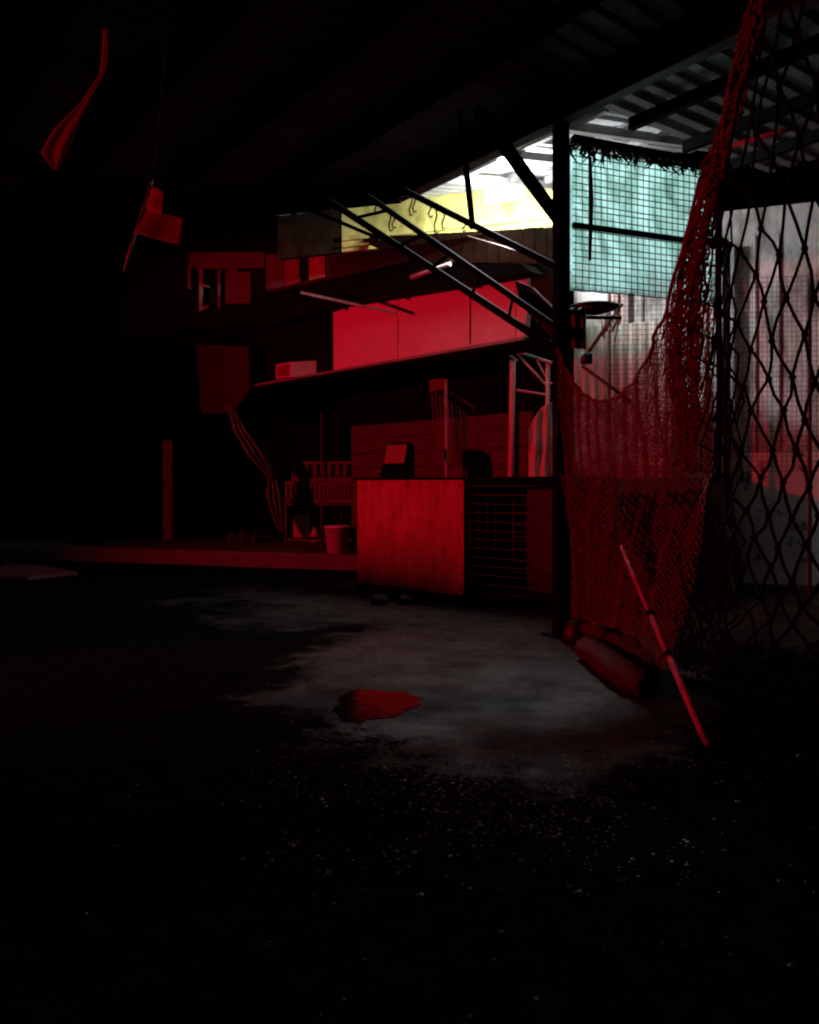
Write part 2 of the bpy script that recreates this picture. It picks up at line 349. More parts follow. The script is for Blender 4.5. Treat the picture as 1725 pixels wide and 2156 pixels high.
# eave beam: web and two flanges
bm_ = MB()
bm_.bar(S(-2.45, 0, 4.73), S(8.8, 0, 4.73), .03, .28); bm_.bar(S(-2.45, 0, 4.58), S(8.8, 0, 4.58), .12, .02); bm_.bar(S(-2.45, 0, 4.875), S(8.8, 0, 4.875), .12, .018)
bm_.build('eave_beam', M['galv'] if False else M['dark_roof'], shed)
MB().bar(S(-2.45, .03, 4.73), S(-9, -4.37, 4.92), .08, .34).build('eave_beam', M['black_steel'], shed)
MB().bar(S(-2.3, .14, 4.66), S(-.1, .14, 4.66), .10, .06).build('gutter', M['galv'], shed)
MB().box(V(1.35, 7.2, 0), .115, .115, 4.565, (.93, .36)).build('post', M['black_steel'], shed, .008)
mf = MB(); mf.box(V(1.35, 7.2, 0), .26, .26, .015, (.93, .36)); mf.build('base_plate', M['black_steel'], shed)
# diagonal brace, hanger and the long sloping bars from the post to the dark left side
TP = Plane((1.35, 7.2), (-.60, -.80))
MB().bar(TP.at(1008, 232), TP.at(1176, 462), .075, .09).build('diagonal_brace', M['black_steel'], shed)
MB().bar(TP.at(968, 232), TP.at(996, 482), .04, .05).build('hanger', M['black_steel'], shed)
A0, A1 = P(846, 398, 8.75), TP.at(1172, 562)
B0, B1 = P(762, 404, 8.85), TP.at(1178, 694)
C0, C1 = P(672, 409, 8.95), TP.at(1180, 742)
D0, D1 = P(612, 424, 9.05), P(800, 503, 8.55)
for a, c, w1 in ((A0, A1, .055), (B0, B1, .05), (C0, C1, .06), (D0, D1, .035)):
    MB().bar(a, c, w1, w1*1.1).build('sloping_bar', M['black_steel'], shed)
for u_ in (.16, .36, .50, .66, .80, .92):                                   # rungs between the lower two bars
    MB().bar(B0.lerp(B1, u_), C0.lerp(C1, u_+.02 if u_ < .9 else u_), .028).build('rung', M['black_steel'], shed)
def on_bar(a, c, x):                               # point of a bar seen at picture column x
    lo, hi = 0.0, 1.0
    for _ in range(40):
        m_ = (lo+hi)/2; q = a.lerp(c, m_)
        if q.x/q.y*F+CX < x: lo = m_
        else: hi = m_
    return a.lerp(c, lo)
for a, c, x, l in ((A0, A1, 866, 46), (A0, A1, 872, 36), (A0, A1, 905, 30), (A0, A1, 918, 58), (A0, A1, 934, 40), (B0, B1, 820, 42), (B0, B1, 829, 30), (C0, C1, 697, 26), (B0, B1, 790, 24), (A0, A1, 980, 22)):
    p = on_bar(a, c, x); q = p+V(random.uniform(-.02, .02), 0, -l*p.y/F)
    MB().tube([p, p.lerp(q, .35)+V(.012, 0, 0), p.lerp(q, .7)+V(-.014, 0, 0), q, q+V(.03, 0, .015)], .009, 5).build('hook', M['black_steel'], shed)

# ------------------------------------------------------------------ lit back building: yellow wall, pale ceiling, lamp, lean-to roof
n_s = SIGN.n3()
back = thing('yellow_building', 'yellow walled building with pale lit ceiling and dark brown boards below, behind the bars', 'building', V(1.2, 10.7, 0))
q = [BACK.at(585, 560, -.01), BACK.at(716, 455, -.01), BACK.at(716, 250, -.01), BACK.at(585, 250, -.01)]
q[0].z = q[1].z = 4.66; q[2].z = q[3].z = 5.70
MB().slab(q, -BACK.n3()*.1).build('boarded_wall', M['falloff_boards'], back)  # brown wall end; the lamp's falloff is put into its dark colour
q = [BACK.at(720, 560), BACK.at(1260, 455), BACK.at(1260, 250), BACK.at(720, 250)]
q[0].z = q[1].z = 4.66; q[2].z = q[3].z = 5.75
MB().slab(q, -BACK.n3()*.15).build('wall', M['yellow'], back)
for z, w1 in ((4.83, .06), (4.72, .03)):
    a, c = BACK.at(722, 480, .035), BACK.at(1215, 460, .035); a.z = c.z = z
    MB().bar(a, c, .05, w1).build('ledge', M['yellow'], back)
zc = lambda s, t_: 4.88+.17*t_ if s > -2.4 else 4.88+.17*(t_-(s+2.4)*.667)
b = corrug(-5.6, -.04, lambda s: ((.12 if s > -2.4 else (s+2.4)*.667+.12), 2.42+(s+2.33)*.667-.02), zc, dep=.02)
b.build('ceiling', M['pale_roof'], back)
for k in (.75, 1.5, 2.1):
    MB().bar(S(-2.4, k, zc(-1, k)-.05), S(-.1, k, zc(-1, k)-.05), .06, .08).build('purlin', M['galv'], back)
for s in (-2.2, -1.35, -.5):
    MB().bar(S(s, .2, zc(s, .2)-.1), S(s, 2.3+(s+2.33)*.667, zc(s, 2.3+(s+2.33)*.667)-.1), .07, .09).build('rafter', M['galv'], back)
ub = MB(); nb = 17                                # upright dark boards under the yellow wall, standing on the fascia
for i in range(nb):
    x0 = 745+(1178-745)*i/nb; x1 = 745+(1178-745)*(i+1)/nb-1.5
    yt = lambda x: 501-(x-745)*.055; yb = lambda x: 502+(x-745)*.42 if x < 862 else 551+(x-862)*.012
    ub.slab([SIGN.at(x0, yb(x0), .22), SIGN.at(x1, yb(x1), .22), SIGN.at(x1, yt(x1), .22), SIGN.at(x0, yt(x0), .22)], -n_s*(.03+.012*(i % 2)))
ub.build('upright_boards', M['brown_roof'], back)
tp0, tp1 = SIGN.at(700, 505, .17), SIGN.at(1128, 478, .17); tb0, tb1 = BACK.at(690, 500, .03), BACK.at(1108, 475, .03)
tp0.z = tp1.z = min(tp0.z, tp1.z); tb0.z = tb1.z = 4.60
MB().slab([tp0, tp1, tb1, tb0], V(0, 0, -.04)).build('lean_to_roof', M['brown_roof'], back)
MB().tube([P(985, 498, 9.6), P(1060, 520, 9.2), P(1135, 548, 8.8)], .012, 8).build('pipe', M['wire'], back)
MB().tube([P(1105, 428, 9.7), P(1103, 470, 9.5), P(1100, 522, 9.4)], .012, 6).build('cable', M['white'], back)
MB().tube([P(1147, 470, 9.9), P(1146, 500, 9.9), P(1144, 520, 9.9)], .01, 6).build('cable', M['white'], back)

lamp = thing('tube_lamp', 'bright white lit lamp under the pale ceiling beside the yellow wall', 'lamp', TUBE_POS)
dirw = V(.94, -.33, 0)
a, c = TUBE_POS-dirw*.36, TUBE_POS+dirw*.10
MB().tube([a, c], .055, 12).build('tube', M['tube'], lamp)
MB().bar(a+V(0, 0, .075), c+V(0, 0, .075), .07, .03).build('batten', M['white'], lamp)
ld = bpy.data.lights.new('tube_light', 'POINT'); ld.energy = TUBE_W; ld.color = TUBE_COL; ld.shadow_soft_size = .1
lo = bpy.data.objects.new('tube_light', ld); C.objects.link(lo); lo.parent = lamp; lo.location = (-.1, -.05, -.12)

# ------------------------------------------------------------------ red floodlight, on its pole behind the camera to the left
fl = thing('red_floodlight', 'red floodlight on a steel pole out of frame to the left', 'floodlight', V(RED_POS.x, RED_POS.y, -.03))
dr = (RED_AIM-RED_POS).normalized()
MB().tube([V(RED_POS.x, RED_POS.y-.25, -.03), V(RED_POS.x, RED_POS.y-.25, 3.7)], .04, 10).build('pole', M['galv'], fl)
h = RED_POS-dr*.12; sd = dr.cross(V(0, 0, 1)).normalized(); up = sd.cross(dr)
MB().slab([h+sd*.2+up*.14, h-sd*.2+up*.14, h-sd*.2-up*.14, h+sd*.2-up*.14], dr*.09).build('housing', M['black_steel'], fl, .01)
h2 = h+dr*.092
MB().slab([h2+sd*.17+up*.11, h2-sd*.17+up*.11, h2-sd*.17-up*.11, h2+sd*.17-up*.11], dr*.004).build('lens', M['tube_red'], fl)
def beam_flap(name, cuts, up_):                       # added flap, out of view, shaped to trim the beam at (azimuth, elevation) in degrees
    b = MB(); e = []; k = []
    for az, el in cuts:
        az = math.radians(az); h_ = V(math.cos(az), math.sin(az), 0)
        e.append(RED_POS+h_*.5+V(0, 0, .5*math.tan(math.radians(el)))); k.append(RED_POS+h_*.06+V(0, 0, .15*up_))
    for i in range(len(cuts)-1): b.slab([k[i], k[i+1], e[i+1], e[i]], V(0, 0, .006*up_))
    return b.build(name, M['black_steel'], fl)
beam_flap('top_beam_flap', ((85, 15), (60, 15), (47, 14.5), (41, 12), (34, 9), (24, 7.5), (13, 5.5), (7, 7.5), (0, 8.5), (-30, 8)), 1)
beam_flap('bottom_beam_flap', ((85, -17), (60, -17), (42, -16), (32, -11.5), (24, -11), (18, -12.5), (13, -24), (-30, -25)), -1)
sp = bpy.data.lights.new('red_beam', 'SPOT'); sp.energy = RED_W; sp.color = RED_COL; sp.spot_size = math.radians(104); sp.spot_blend = .9; sp.shadow_soft_size = .022
so = bpy.data.objects.new('red_beam', sp); C.objects.link(so); so.parent = fl
so.location = RED_POS+dr*.02-ORG[fl.name]; so.rotation_euler = dr.to_track_quat('-Z', 'Y').to_euler()

# ------------------------------------------------------------------ shop: fascia, ledge, upper storey, dark interior
shop = thing('shop_building', 'dark open-fronted shop with black fascia, ledge and red-lit upper storey', 'building', V(-2, 13.5, 0))
n3 = SIGN.n3()
fas = [(300, 690), (420, 664), (570, 616), (862, 549), (985, 558), (1095, 554), (1118, 572), (700, 642), (520, 702), (300, 742)]
MB().slab([SIGN.at(x, y, .30) for x, y in fas], -n3*.26).build('fascia', M['black'], shop)
MB().bar(SIGN.at(568, 613, .33), SIGN.at(862, 547, .33), .04, .045).build('fascia_trim', M['panel'], shop)
MB().bar(SIGN.at(462, 824, .28), SIGN.at(1104, 712, .28), .03, .035).build('ledge_edge', M['galv'], shop)
q = [SIGN.at(462, 826, .265), SIGN.at(1104, 714, .265)]; MB().slab([q[0], q[1], q[1]-n3*.5, q[0]-n3*.5], V(0, 0, -.05)).build('ledge', M['black'], shop)
# shop interior: its shade is put into the black of wall and panel
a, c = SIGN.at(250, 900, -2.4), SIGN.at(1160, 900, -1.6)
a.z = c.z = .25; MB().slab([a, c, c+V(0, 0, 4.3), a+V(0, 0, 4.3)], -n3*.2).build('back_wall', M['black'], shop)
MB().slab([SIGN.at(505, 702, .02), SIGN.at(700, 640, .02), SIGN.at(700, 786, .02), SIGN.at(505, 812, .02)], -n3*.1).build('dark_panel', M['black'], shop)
# low boarded wall behind the cage
a, c = SIGN.at(740, 1000, -.9), SIGN.at(1118, 1000, -.9); z1 = SIGN.at(740, 897, -.9).z
a.z = c.z = .25; lw = MB(); nr = 9; c1 = c.copy()
for i in range(nr):
    z0 = (z1-.25)*i/nr; zz = (z1-.25)*(i+1)/nr-.012
    lw.slab([a+V(0, 0, z0), c+V(0, 0, z0), c+V(0, 0, zz), a+V(0, 0, zz)], -n3*(.05+.01*(i % 2)))
lw.build('boarded_wall', M['brick'], shop)
# upper storey wall, panels and window openings
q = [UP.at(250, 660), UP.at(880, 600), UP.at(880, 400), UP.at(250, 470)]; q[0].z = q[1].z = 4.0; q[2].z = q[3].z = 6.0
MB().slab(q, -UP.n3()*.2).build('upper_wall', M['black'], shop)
for x0, x1, y0, y1, mm in ((398, 556, 531, 566, 'maroon'), (470, 500, 566, 640, 'maroon'), (500, 528, 572, 640, 'maroon'), (560, 596, 535, 612, 'maroon'), (598, 630, 530, 604, 'cloth_red'), (650, 684, 530, 592, 'sign'), (688, 726, 535, 580, 'maroon'), (730, 872, 532, 582, 'sign')):
    q = [UP.at(x0, y1, .06), UP.at(x1, y1-2, .06), UP.at(x1, y0-1, .06), UP.at(x0, y0, .06)]
    MB().slab(q, -UP.n3()*.05).build('upper_panel', M['maroon'] if mm == 'maroon' else M['cloth_red'] if mm == 'cloth_red' else M['crate_board'], shop, .01)
for x0, x1, y0, y1 in ((630, 649, 536, 600), (528, 558, 570, 620), (380, 396, 560, 610), (440, 468, 572, 640)):
    q = [UP.at(x0, y1, .03), UP.at(x1, y1, .03), UP.at(x1, y0, .03), UP.at(x0, y0, .03)]
    MB().slab(q, -UP.n3()*.02).build('window_pane', M['glass'], shop)
wf = MB(); wf.bar(UP.at(424, 566, .16), UP.at(424, 655, .16), .055); wf.bar(UP.at(424, 600, .16), UP.at(441, 604, .16), .04); wf.bar(UP.at(424, 652, .16), UP.at(440, 645, .16), .035)
wf.build('window_frame', M['strut'], shop)
MB().bar(UP.at(399, 560, .16), UP.at(399, 608, .16), .04).build('window_frame', M['tarp_pale'], shop)
MB().bar(UP.at(462, 570, .16), UP.at(462, 650, .16), .04).build('window_frame', M['tarp_pale'], shop)
# pillar on the pavement
p = G(356, 1136, .25); MB().box(p, .19, .19, 5.2).build('pillar', M['pillar'], shop, .01)
p2 = G(292, 1139, .25); pp = P(292, 628, p2.y); MB().box(V(pp.x, pp.y, P(0, 628, p2.y).z), .09, .09, .28).build('meter_box', M['strut'], shop)
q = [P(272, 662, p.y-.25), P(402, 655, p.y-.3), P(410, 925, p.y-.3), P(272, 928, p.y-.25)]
MB().slab(q, V(0, .06, 0)).build('pillar_shade_panel', M['black'], shop)  # black sheet added for the shaded middle stretch of the pillar

sg = MB(); sgq = [(698, 642), (1110, 574), (1112, 640), (1104, 709), (698, 784)]
o = sg.slab([SIGN.at(x, y, .0) for x, y in sgq], -n3*.08).build('signboard', M['sign'], None)
tag(o, 'long blank shop signboard glowing crimson above the ledge', 'signboard')
for x in ():
    pass
for x in (838, 1086):
    MB().bar(SIGN.at(x, 640-(x-700)*.165+4, .003), SIGN.at(x, 784-(x-698)*.183-3, .003), .006).build('seam', M['panel'], o)
for x in (730, 860, 1010):
    MB().bar(SIGN.at(x, 640-(x-700)*.165+2, .02), SIGN.at(x, 640-(x-700)*.165+18, .02), .05, .03).build('bracket', M['panel'], o)
sm = MB(); sm.bar(SIGN.at(990, 596, .01), SIGN.at(990, 724, .01), .012); o2 = sm
tag(sm.build('thin_conduit', M['panel']), 'thin dark vertical conduit crossing the crimson signboard', 'conduit')
q = [SIGN.at(1116, 575, -.02), SIGN.at(1170, 568, -.02), SIGN.at(1178, 690, -.02), SIGN.at(1122, 650, -.02)]
cp = MB()
for i in range(6):
    a, c = i/6, (i+.55)/6
    cp.slab([q[0].lerp(q[1], a), q[0].lerp(q[1], c), q[3].lerp(q[2], c), q[3].lerp(q[2], a)], -n3*.04)
tag(cp.build('slatted_shutter', M['panel']), 'narrow vertical red slats between signboard and black post', 'shutter')
pl = [P(1085, 590, 7.9), P(1120, 605, 7.9), P(1176, 660, 7.6), P(1180, 722, 7.6), P(1150, 700, 7.7), P(1095, 640, 7.9)]
tag(MB().slab(pl, V(.04, .05, 0)).build('rust_plate', M['panel']), 'rust red metal plate fixed behind the lower bars by the post', 'plate')

# hanging rust panel left of the shop, box on the ledge, sticks on the fascia
q = [(413, 726), (522, 730), (524, 822), (490, 868), (424, 871)]
tag(MB().slab([SIGN.at(x, y, .42) for x, y in q], -n3*.05).build('rust_board', M['panel']), 'dim rust brown panel hanging at left end of the ledge', 'panel')
bx = thing('white_box', 'small white carton with red end sitting on the shop ledge', 'box', SIGN.at(630, 796, .2))
a, c, e = SIGN.at(581, 798, .32), SIGN.at(613, 794, .36), SIGN.at(677, 790, -.05)
hgt = V(0, 0, .235)
cb = MB(); cb.slab([c, e, e+V(-.16, .3, 0), a+V(-.02, .18, 0), a], hgt); cb.build('carton', M['white'], bx, .006)
ax_ = (c-a); nn = V(ax_.y, -ax_.x, 0).normalized()
if nn.y > 0: nn = -nn
MB().slab([a.lerp(c, .12)+V(0, 0, .03)+nn*.002, a.lerp(c, .88)+V(0, 0, .03)+nn*.002, a.lerp(c, .88)+V(0, 0, .2)+nn*.002, a.lerp(c, .12)+V(0, 0, .2)+nn*.002], nn*.004).build('end_label', M['cloth_red'], bx)
tag(MB().bar(SIGN.at(634, 616, .95), SIGN.at(835, 660, .28), .03, .035).build('sign_strut', M['strut']), 'pale strut sticking out from fascia in front of the signboard', 'strut')
tl = thing('unlit_tube_fitting', 'short unlit pale tube fitting under the dark fascia', 'lamp', SIGN.at(905, 570, .4))
MB().tube([SIGN.at(866, 585, .4), SIGN.at(948, 556, .4)], .028, 10).build('tube', M['white'], tl)
MB().bar(SIGN.at(862, 580, .36), SIGN.at(952, 549, .36), .05, .03).build('batten', M['panel'], tl)

# ------------------------------------------------------------------ shop front clutter
def cloth_strip(name, ctr, wid, folds, amp, mt, parent=None, nv=40, nu=24, th=.005):
    ctr = [Vector(p) for p in ctr]; m_ = len(ctr)-1
    def fn(u, v):
        k = v*m_; i = min(int(k), m_-1); f = k-i
        p = ctr[i].lerp(ctr[i+1], f); wv = wid[i]*(1-f)+wid[i+1]*f
        return p+V((u-.5)*wv, math.sin(u*folds*6.283+v*2)*amp*wv, noise.noise(V(u*4, v*6, 1))*.02)
    return MB().sheet(fn, nu, nv, th).build(name, mt, parent)
tc_ = thing('gathered_tarp', 'pale plastic tarp gathered and tied, hanging diagonally by the shop front', 'tarp', P(590, 1125, 13))
cloth_strip('upper_tarp', [P(482, 852, 13), P(505, 905, 13), P(540, 960, 13), P(572, 1002, 13)], [.08, .22, .30, .12], 3, .35, M['tarp_pale'], tc_)
cloth_strip('lower_tarp', [P(573, 1004, 13), P(576, 1045, 13), P(584, 1085, 13), P(592, 1122, 13)], [.12, .26, .18, .06], 3, .4, M['tarp_pale'], tc_)
MB().tube([P(562, 1004, 12.94), P(573, 1007, 12.9), P(584, 1004, 12.94)], .02, 6).build('tie', M['panel'], tc_)
tag(cloth_strip('torn_strip', [P(550, 930, 13.1), P(560, 960, 13.1), P(572, 985, 13.1)], [.05, .1, .03], 2, .4, M['tarp_pale']), 'small torn plastic strip beside the gathered tarp', 'plastic strip')
rk = thing('storage_rack', 'thin steel rack holding crates in front of the dark shop', 'rack', G(675, 1160, .25))
dR = 13.5; zf_ = .25
for x in (602, 677, 742):
    MB().tube([V(P(x, 0, dR).x, dR, .25), V(P(x, 0, dR).x, dR, P(0, 1052 if x != 677 else 868, dR).z)], .018, 6).build('upright', M['wire'], rk)
for y in (1060, 1135):
    a, c = P(598, y, dR), P(746, y, dR); MB().slab([a, c, c+V(0, .6, 0), a+V(0, .6, 0)], V(0, 0, -.03)).build('shelf', M['wire'], rk)
def crate(x0, x1, y0, y1, d, label, mt=M['plastic']):
    base = P((x0+x1)/2, y1, d); o = thing('plastic_crate', label, 'crate', base, 'crates on the rack')
    a, c = P(x0, y1, d), P(x1, y1, d); h_ = P(0, y0, d).z-P(0, y1, d).z; bb = MB()
    n = 9; dp = V(0, .42, 0)
    for i in range(n):                                                    # slotted sides
        f = i/(n-1); bb.bar(a.lerp(c, f), a.lerp(c, f)+V(0, 0, h_), .032, .02); bb.bar(a.lerp(c, f)+dp, a.lerp(c, f)+dp+V(0, 0, h_), .032, .02)
    rr = bb
    for z in (.02, h_-.02):
        for s_, e_ in ((a, c), (c, c+dp), (c+dp, a+dp), (a+dp, a)): rr.bar(s_+V(0, 0, z)-V(0, .012, 0), e_+V(0, 0, z)-V(0, .012, 0), .03, .045)
    rr.build('shell', mt, o)
    MB().slab([a+V(.01, .02, .03), c+V(-.01, .02, .03), c+V(-.01, .4, .03), a+V(.01, .4, .03)], V(0, 0, .02)).build('base', mt, o)
    ld = MB(); ld.slab([a+V(.03, .06, .06), c+V(-.03, .06, .06), c+V(-.05, .36, .06), a+V(.05, .36, .06)], V(0, 0, h_*.75)); ld.build('contents', M['maroon'], o, .03)
crate(603, 672, 1014, 1058, 13.5, 'purple slotted crate on left of the rack shelf')
crate(682, 741, 1014, 1058, 13.5, 'purple slotted crate on right of the rack shelf')
crate(616, 742, 972, 1012, 13.6, 'wide purple crate stacked on top of the two smaller crates')
ct = thing('plastic_canister', 'pink lit square canister on the low rack shelf', 'canister', P(634, 1133, 13.55))
q = [P(618, 1133, 13.4), P(650, 1133, 13.4)]
MB().slab([q[0], q[1], q[1]+V(0, .24, 0), q[0]+V(0, .24, 0)], V(0, 0, .38)).build('body', M['pink_plastic'], ct, .03)
MB().tube([q[0].lerp(q[1], .5)+V(0, .12, .38), q[0].lerp(q[1], .5)+V(0, .12, .43)], .03, 10).build('cap', M['panel'], ct)
bk = thing('bucket', 'pale plastic bucket standing on the pavement edge by the cage', 'bucket', V(P(709, 0, 13.0).x, 13.0, .25))
o_ = V(P(709, 0, 13.0).x, 13.0, .25); sc_ = o_.y/F
MB().lathe(o_, [(0, .005), (20*sc_, .0), (25*sc_, 52*sc_), (27*sc_, 52*sc_), (27*sc_, 57*sc_), (24.5*sc_, 57*sc_), (19*sc_, .02), (0, .02)], 28).build('body', M['bucket'], bk)
hp = [o_+V(26*sc_*math.cos(a), -26*sc_*abs(math.sin(a))*.3-.02, 54*sc_-25*sc_*math.sin(a)) for a in [i*math.pi/10 for i in range(11)]]
MB().tube(hp, .006, 6).build('handle', M['wire'], bk)
b = MB(); o_ = V(P(716, 0, 13.0).x, 12.95, .25); b.tube([o_+V(0, .1, .1), o_+V(.02, .1, .8)], .012, 6)
tag(b.build('broom_handle', M['panel']), 'short brown stick standing in the bucket', 'stick')
tag(MB().lathe(G(664, 1140, .25)+V(0, -.1, .0), [(0, 0), (.08, 0), (.09, .1), (.06, .2), (.03, .24), (.03, .28), (0, .28)], 14).build('plastic_jug', M['cloth_pink']), 'small rounded pink jug between canister and bucket', 'jug')
# junk heap near the tarp
for i, (x, y, r, lb) in enumerate(((490, 1118, .1, 'leftmost small dark lump on the pavement below the tarp'), (512, 1105, .13, 'largest dark red lump on the pavement below the tarp'), (535, 1120, .09, 'dark lump on the pavement nearest the tarp end'))):
    b = MB(); c = G(x, 1142, .25)
    b.lathe(c, [(0, 0), (r, 0), (r*1.15, r*.7), (r*.8, r*1.4), (r*.2, r*1.9), (0, r*1.9)], 9)
    for v in b.v: v += noise.noise_vector(v*6)*r*.4; v.z = max(v.z, .25)
    tag(b.build('sack', M['rope']), lb, 'sack', 'sacks on the pavement')
# signboard-like dark box with red screen behind the cage
mo = thing('tilted_box', 'dark slanted box with a red lit face standing on the cage lid', 'box', P(833, 1006, 10.35))
q = [P(800, 1006, 10.35), P(866, 1006, 10.35), P(866, 938, 10.5), P(858, 930, 10.55), P(812, 934, 10.55), P(806, 976, 10.4)]
MB().slab(q, V(.05, .3, 0)).build('casing', M['black'], mo, .01)
MB().slab([P(809, 976, 10.33), P(851, 974, 10.33), P(857, 936, 10.42), P(815, 937, 10.42)], V(0, -.01, -.003)).build('face_panel', M['face'], mo)

# wire display panel and poles under the ledge
wp = thing('wire_display_panel', 'small hanging wire grid panel between thin poles under the ledge', 'wire panel', P(955, 1000, 11.4))
gq = [P(908, 820, 11.4), P(1030, 905, 11.4), P(1040, 985, 11.4), P(918, 968, 11.4)]
gm = MB()
for i in range(15): gm.tube([gq[0].lerp(gq[1], i/14), gq[3].lerp(gq[2], i/14)], .0045, 4)
for j in range(17): gm.tube([gq[0].lerp(gq[3], j/16), gq[1].lerp(gq[2], j/16)], .0045, 4)
gm.build('grid', M['galv'], wp)
MB().slab([P(904, 800, 11.36), P(938, 797, 11.36), P(938, 820, 11.36), P(904, 824, 11.36)], V(0, .02, 0)).build('top_tag', M['cloth_red'], wp)
MB().bar(P(948, 826, 11.4), P(1000, 858, 11.4), .025).build('diagonal_bar', M['wire'], wp)
for x, y0, d, r, nm, lb in ((942, 798, 11.3, .026, 'M', 'red lit thin pole beside the hanging wire grid panel'), (1001, 842, 11.5, .018, 'M', 'thinnest dark red pole behind the wire grid panel'),):
    q = P(x, y0, d); tag(MB().tube([V(q.x, d, .25), V(q.x-.02, d, q.z)], r, 8).build('thin_pole', M['bamboo'] if r > .02 else M['panel']), lb, 'pole', 'poles under the ledge')
fr = thing('pipe_frame', 'pale metal pipe frame with diagonal braces beside the black post', 'frame', P(1082, 1160, 10.7))
q = P(1080, 758, 10.7); MB().tube([V(q.x-.05, 10.7, .0), V(q.x-.015, 10.7, q.z-.9), q], .042, 10).build('upright', M['cloth_pink'], fr)
q = P(1154, 764, 10.4); MB().tube([V(q.x-.02, 10.4, .0), q], .028, 8).build('upright', M['cloth_pink'], fr)
for a, c, r in ((P(1058, 738, 10.7), P(1092, 742, 10.7), .02), (P(1088, 740, 10.7), P(1168, 766, 10.3), .022), (P(1090, 746, 10.7), P(1152, 812, 10.4), .016), (P(1088, 821, 10.7), P(1150, 831, 10.4), .016), (P(1130, 757, 10.5), P(1153, 800, 10.4), .012), (P(1154, 806, 10.4), P(1170, 808, 10.3), .014), (P(1060, 738, 10.7), P(1090, 760, 10.7), .02)):
    MB().tube([a, c], r, 8).build('brace', M['white'], fr)
def red_sheet(u, v):
    x = 1114+u*64; top = 852+26*(1-u)**3*2-(8*u); y = top+v*(1012-top)
    return P(x, y, 10.2)+V(0, math.sin(u*19+v*1.5)*.035+noise.noise(V(u*5, v*3, 2))*.05, 0)
b = MB(); b.sheet(red_sheet, 36, 24, .006)
tag(b.build('hanging_sheet', M['cloth_pink']), 'bright pink sheet hanging behind the cage left of the net', 'sheet')

# ------------------------------------------------------------------ the cage with the red board
cg = thing('animal_cage', 'large box cage with plywood side lit red and dark wire mesh front', 'cage', CA.lerp(CB, .5))
ud = (CB-CA).normalized(); dp = V(-ud.y, ud.x, 0)
if dp.y < 0: dp = -dp
L = (CB-CA).length; D = 1.35; ZT = CAGE.at(1190, 1003).z; split = (CAGE.at(978, 1100)-CA); split.z = 0; split = split.length
cq = lambda a, d_, z: CA+ud*a+dp*d_+V(0, 0, z)
bd = MB(); bd.slab([cq(.03, -.012, .14), cq(split, -.012, .12), cq(split, -.012, ZT-.02), cq(.03, -.012, ZT-.02)], dp*.02); bd.build('plywood_side', M['crate_board'], cg, .003)
for a in (.07, split*.5, split-.05):
    for z in (.2, .75, ZT-.1): MB().tube([cq(a, -.013, z), cq(a, -.018, z)], .012, 8).build('screw', M['black_steel'], cg)
MB().bar(cq(.04, -.02, .17), cq(split-.01, -.02, .15), .012, .07).build('bottom_rail', M['crate_board'], cg)
for a, d_ in ((.03, .03), (L-.03, .03), (.03, D), (L-.03, D)):
    MB().bar(cq(a, d_, 0), cq(a, d_, ZT-.03), .06).build('corner_post', M['black_steel'], cg)
fm = MB()
for d_ in (.03, D):
    for z in (.12, ZT-.06): fm.bar(cq(.06, d_, z), cq(L-.06, d_, z), .05)
for a in (.03, L-.03):
    for z in (.12, ZT-.06): fm.bar(cq(a, .06, z), cq(a, D-.03, z), .05)
fm.bar(cq(split+.03, .03, .14), cq(split+.03, .03, ZT-.08), .05)
fm.build('frame', M['black_steel'], cg)
MB().slab([cq(-.02, -.03, ZT-.03), cq(L+.02, -.03, ZT-.03), cq(L+.02, D+.05, ZT-.03), cq(-.02, D+.05, ZT-.03)], V(0, 0, .03)).build('lid', M['black'], cg)
MB().slab([cq(.07, D-.05, .14), cq(L-.07, D-.05, .14), cq(L-.07, D-.05, ZT-.07), cq(.07, D-.05, ZT-.07)], dp*.02).build('back_panel', M['black'], cg)
MB().slab([cq(.07, .07, .15), cq(L-.07, .07, .15), cq(L-.07, D-.06, .15), cq(.07, D-.06, .15)], V(0, 0, .02)).build('floor_panel', M['black'], cg)
MB().slab([cq(L+.003, .06, .14), cq(L+.003, D-.04, .14), cq(L+.003, D-.04, ZT-.09), cq(L+.003, .06, ZT-.09)], ud*.02).build('side_panel', M['black'], cg)
wm = MB()
for i in range(13):
    z = .16+(ZT-.26)*i/12; wm.tube([cq(split+.06, .0, z), cq(L-.04, .0, z+random.uniform(-.01, .01))], .0035, 4)
for i in range(11):
    a = split+.08+(L-.14-split)*i/10; wm.tube([cq(a, -.004, .15), cq(a, -.004, ZT-.09)], .0022, 4)
wm.build('mesh_front', M['wire'], cg)
iw = MB()
for i in range(7):
    z = .35+i*.135; iw.tube([cq(split+.15, .5, z), cq(split+.85, .5, z)], .005, 4)
for i in range(5):
    a = split+.18+i*.16; iw.tube([cq(a, .5, .33), cq(a, .5, 1.18)], .004, 4)
iw.build('inner_grille', M['wire'], cg)
for x, lb in ((800, 'small stone under the left end of the cage'), (856, 'reddish stone under the middle of the cage board')):
    b = MB(); c = G(x, 1272); b.lathe(c, [(0, 0), (.09, 0), (.1, .06), (.06, .1), (0, .11)], 9)
    for v in b.v: v += noise.noise_vector(v*9)*.03
    tag(b.build('stone', M['rope']), lb, 'stone')
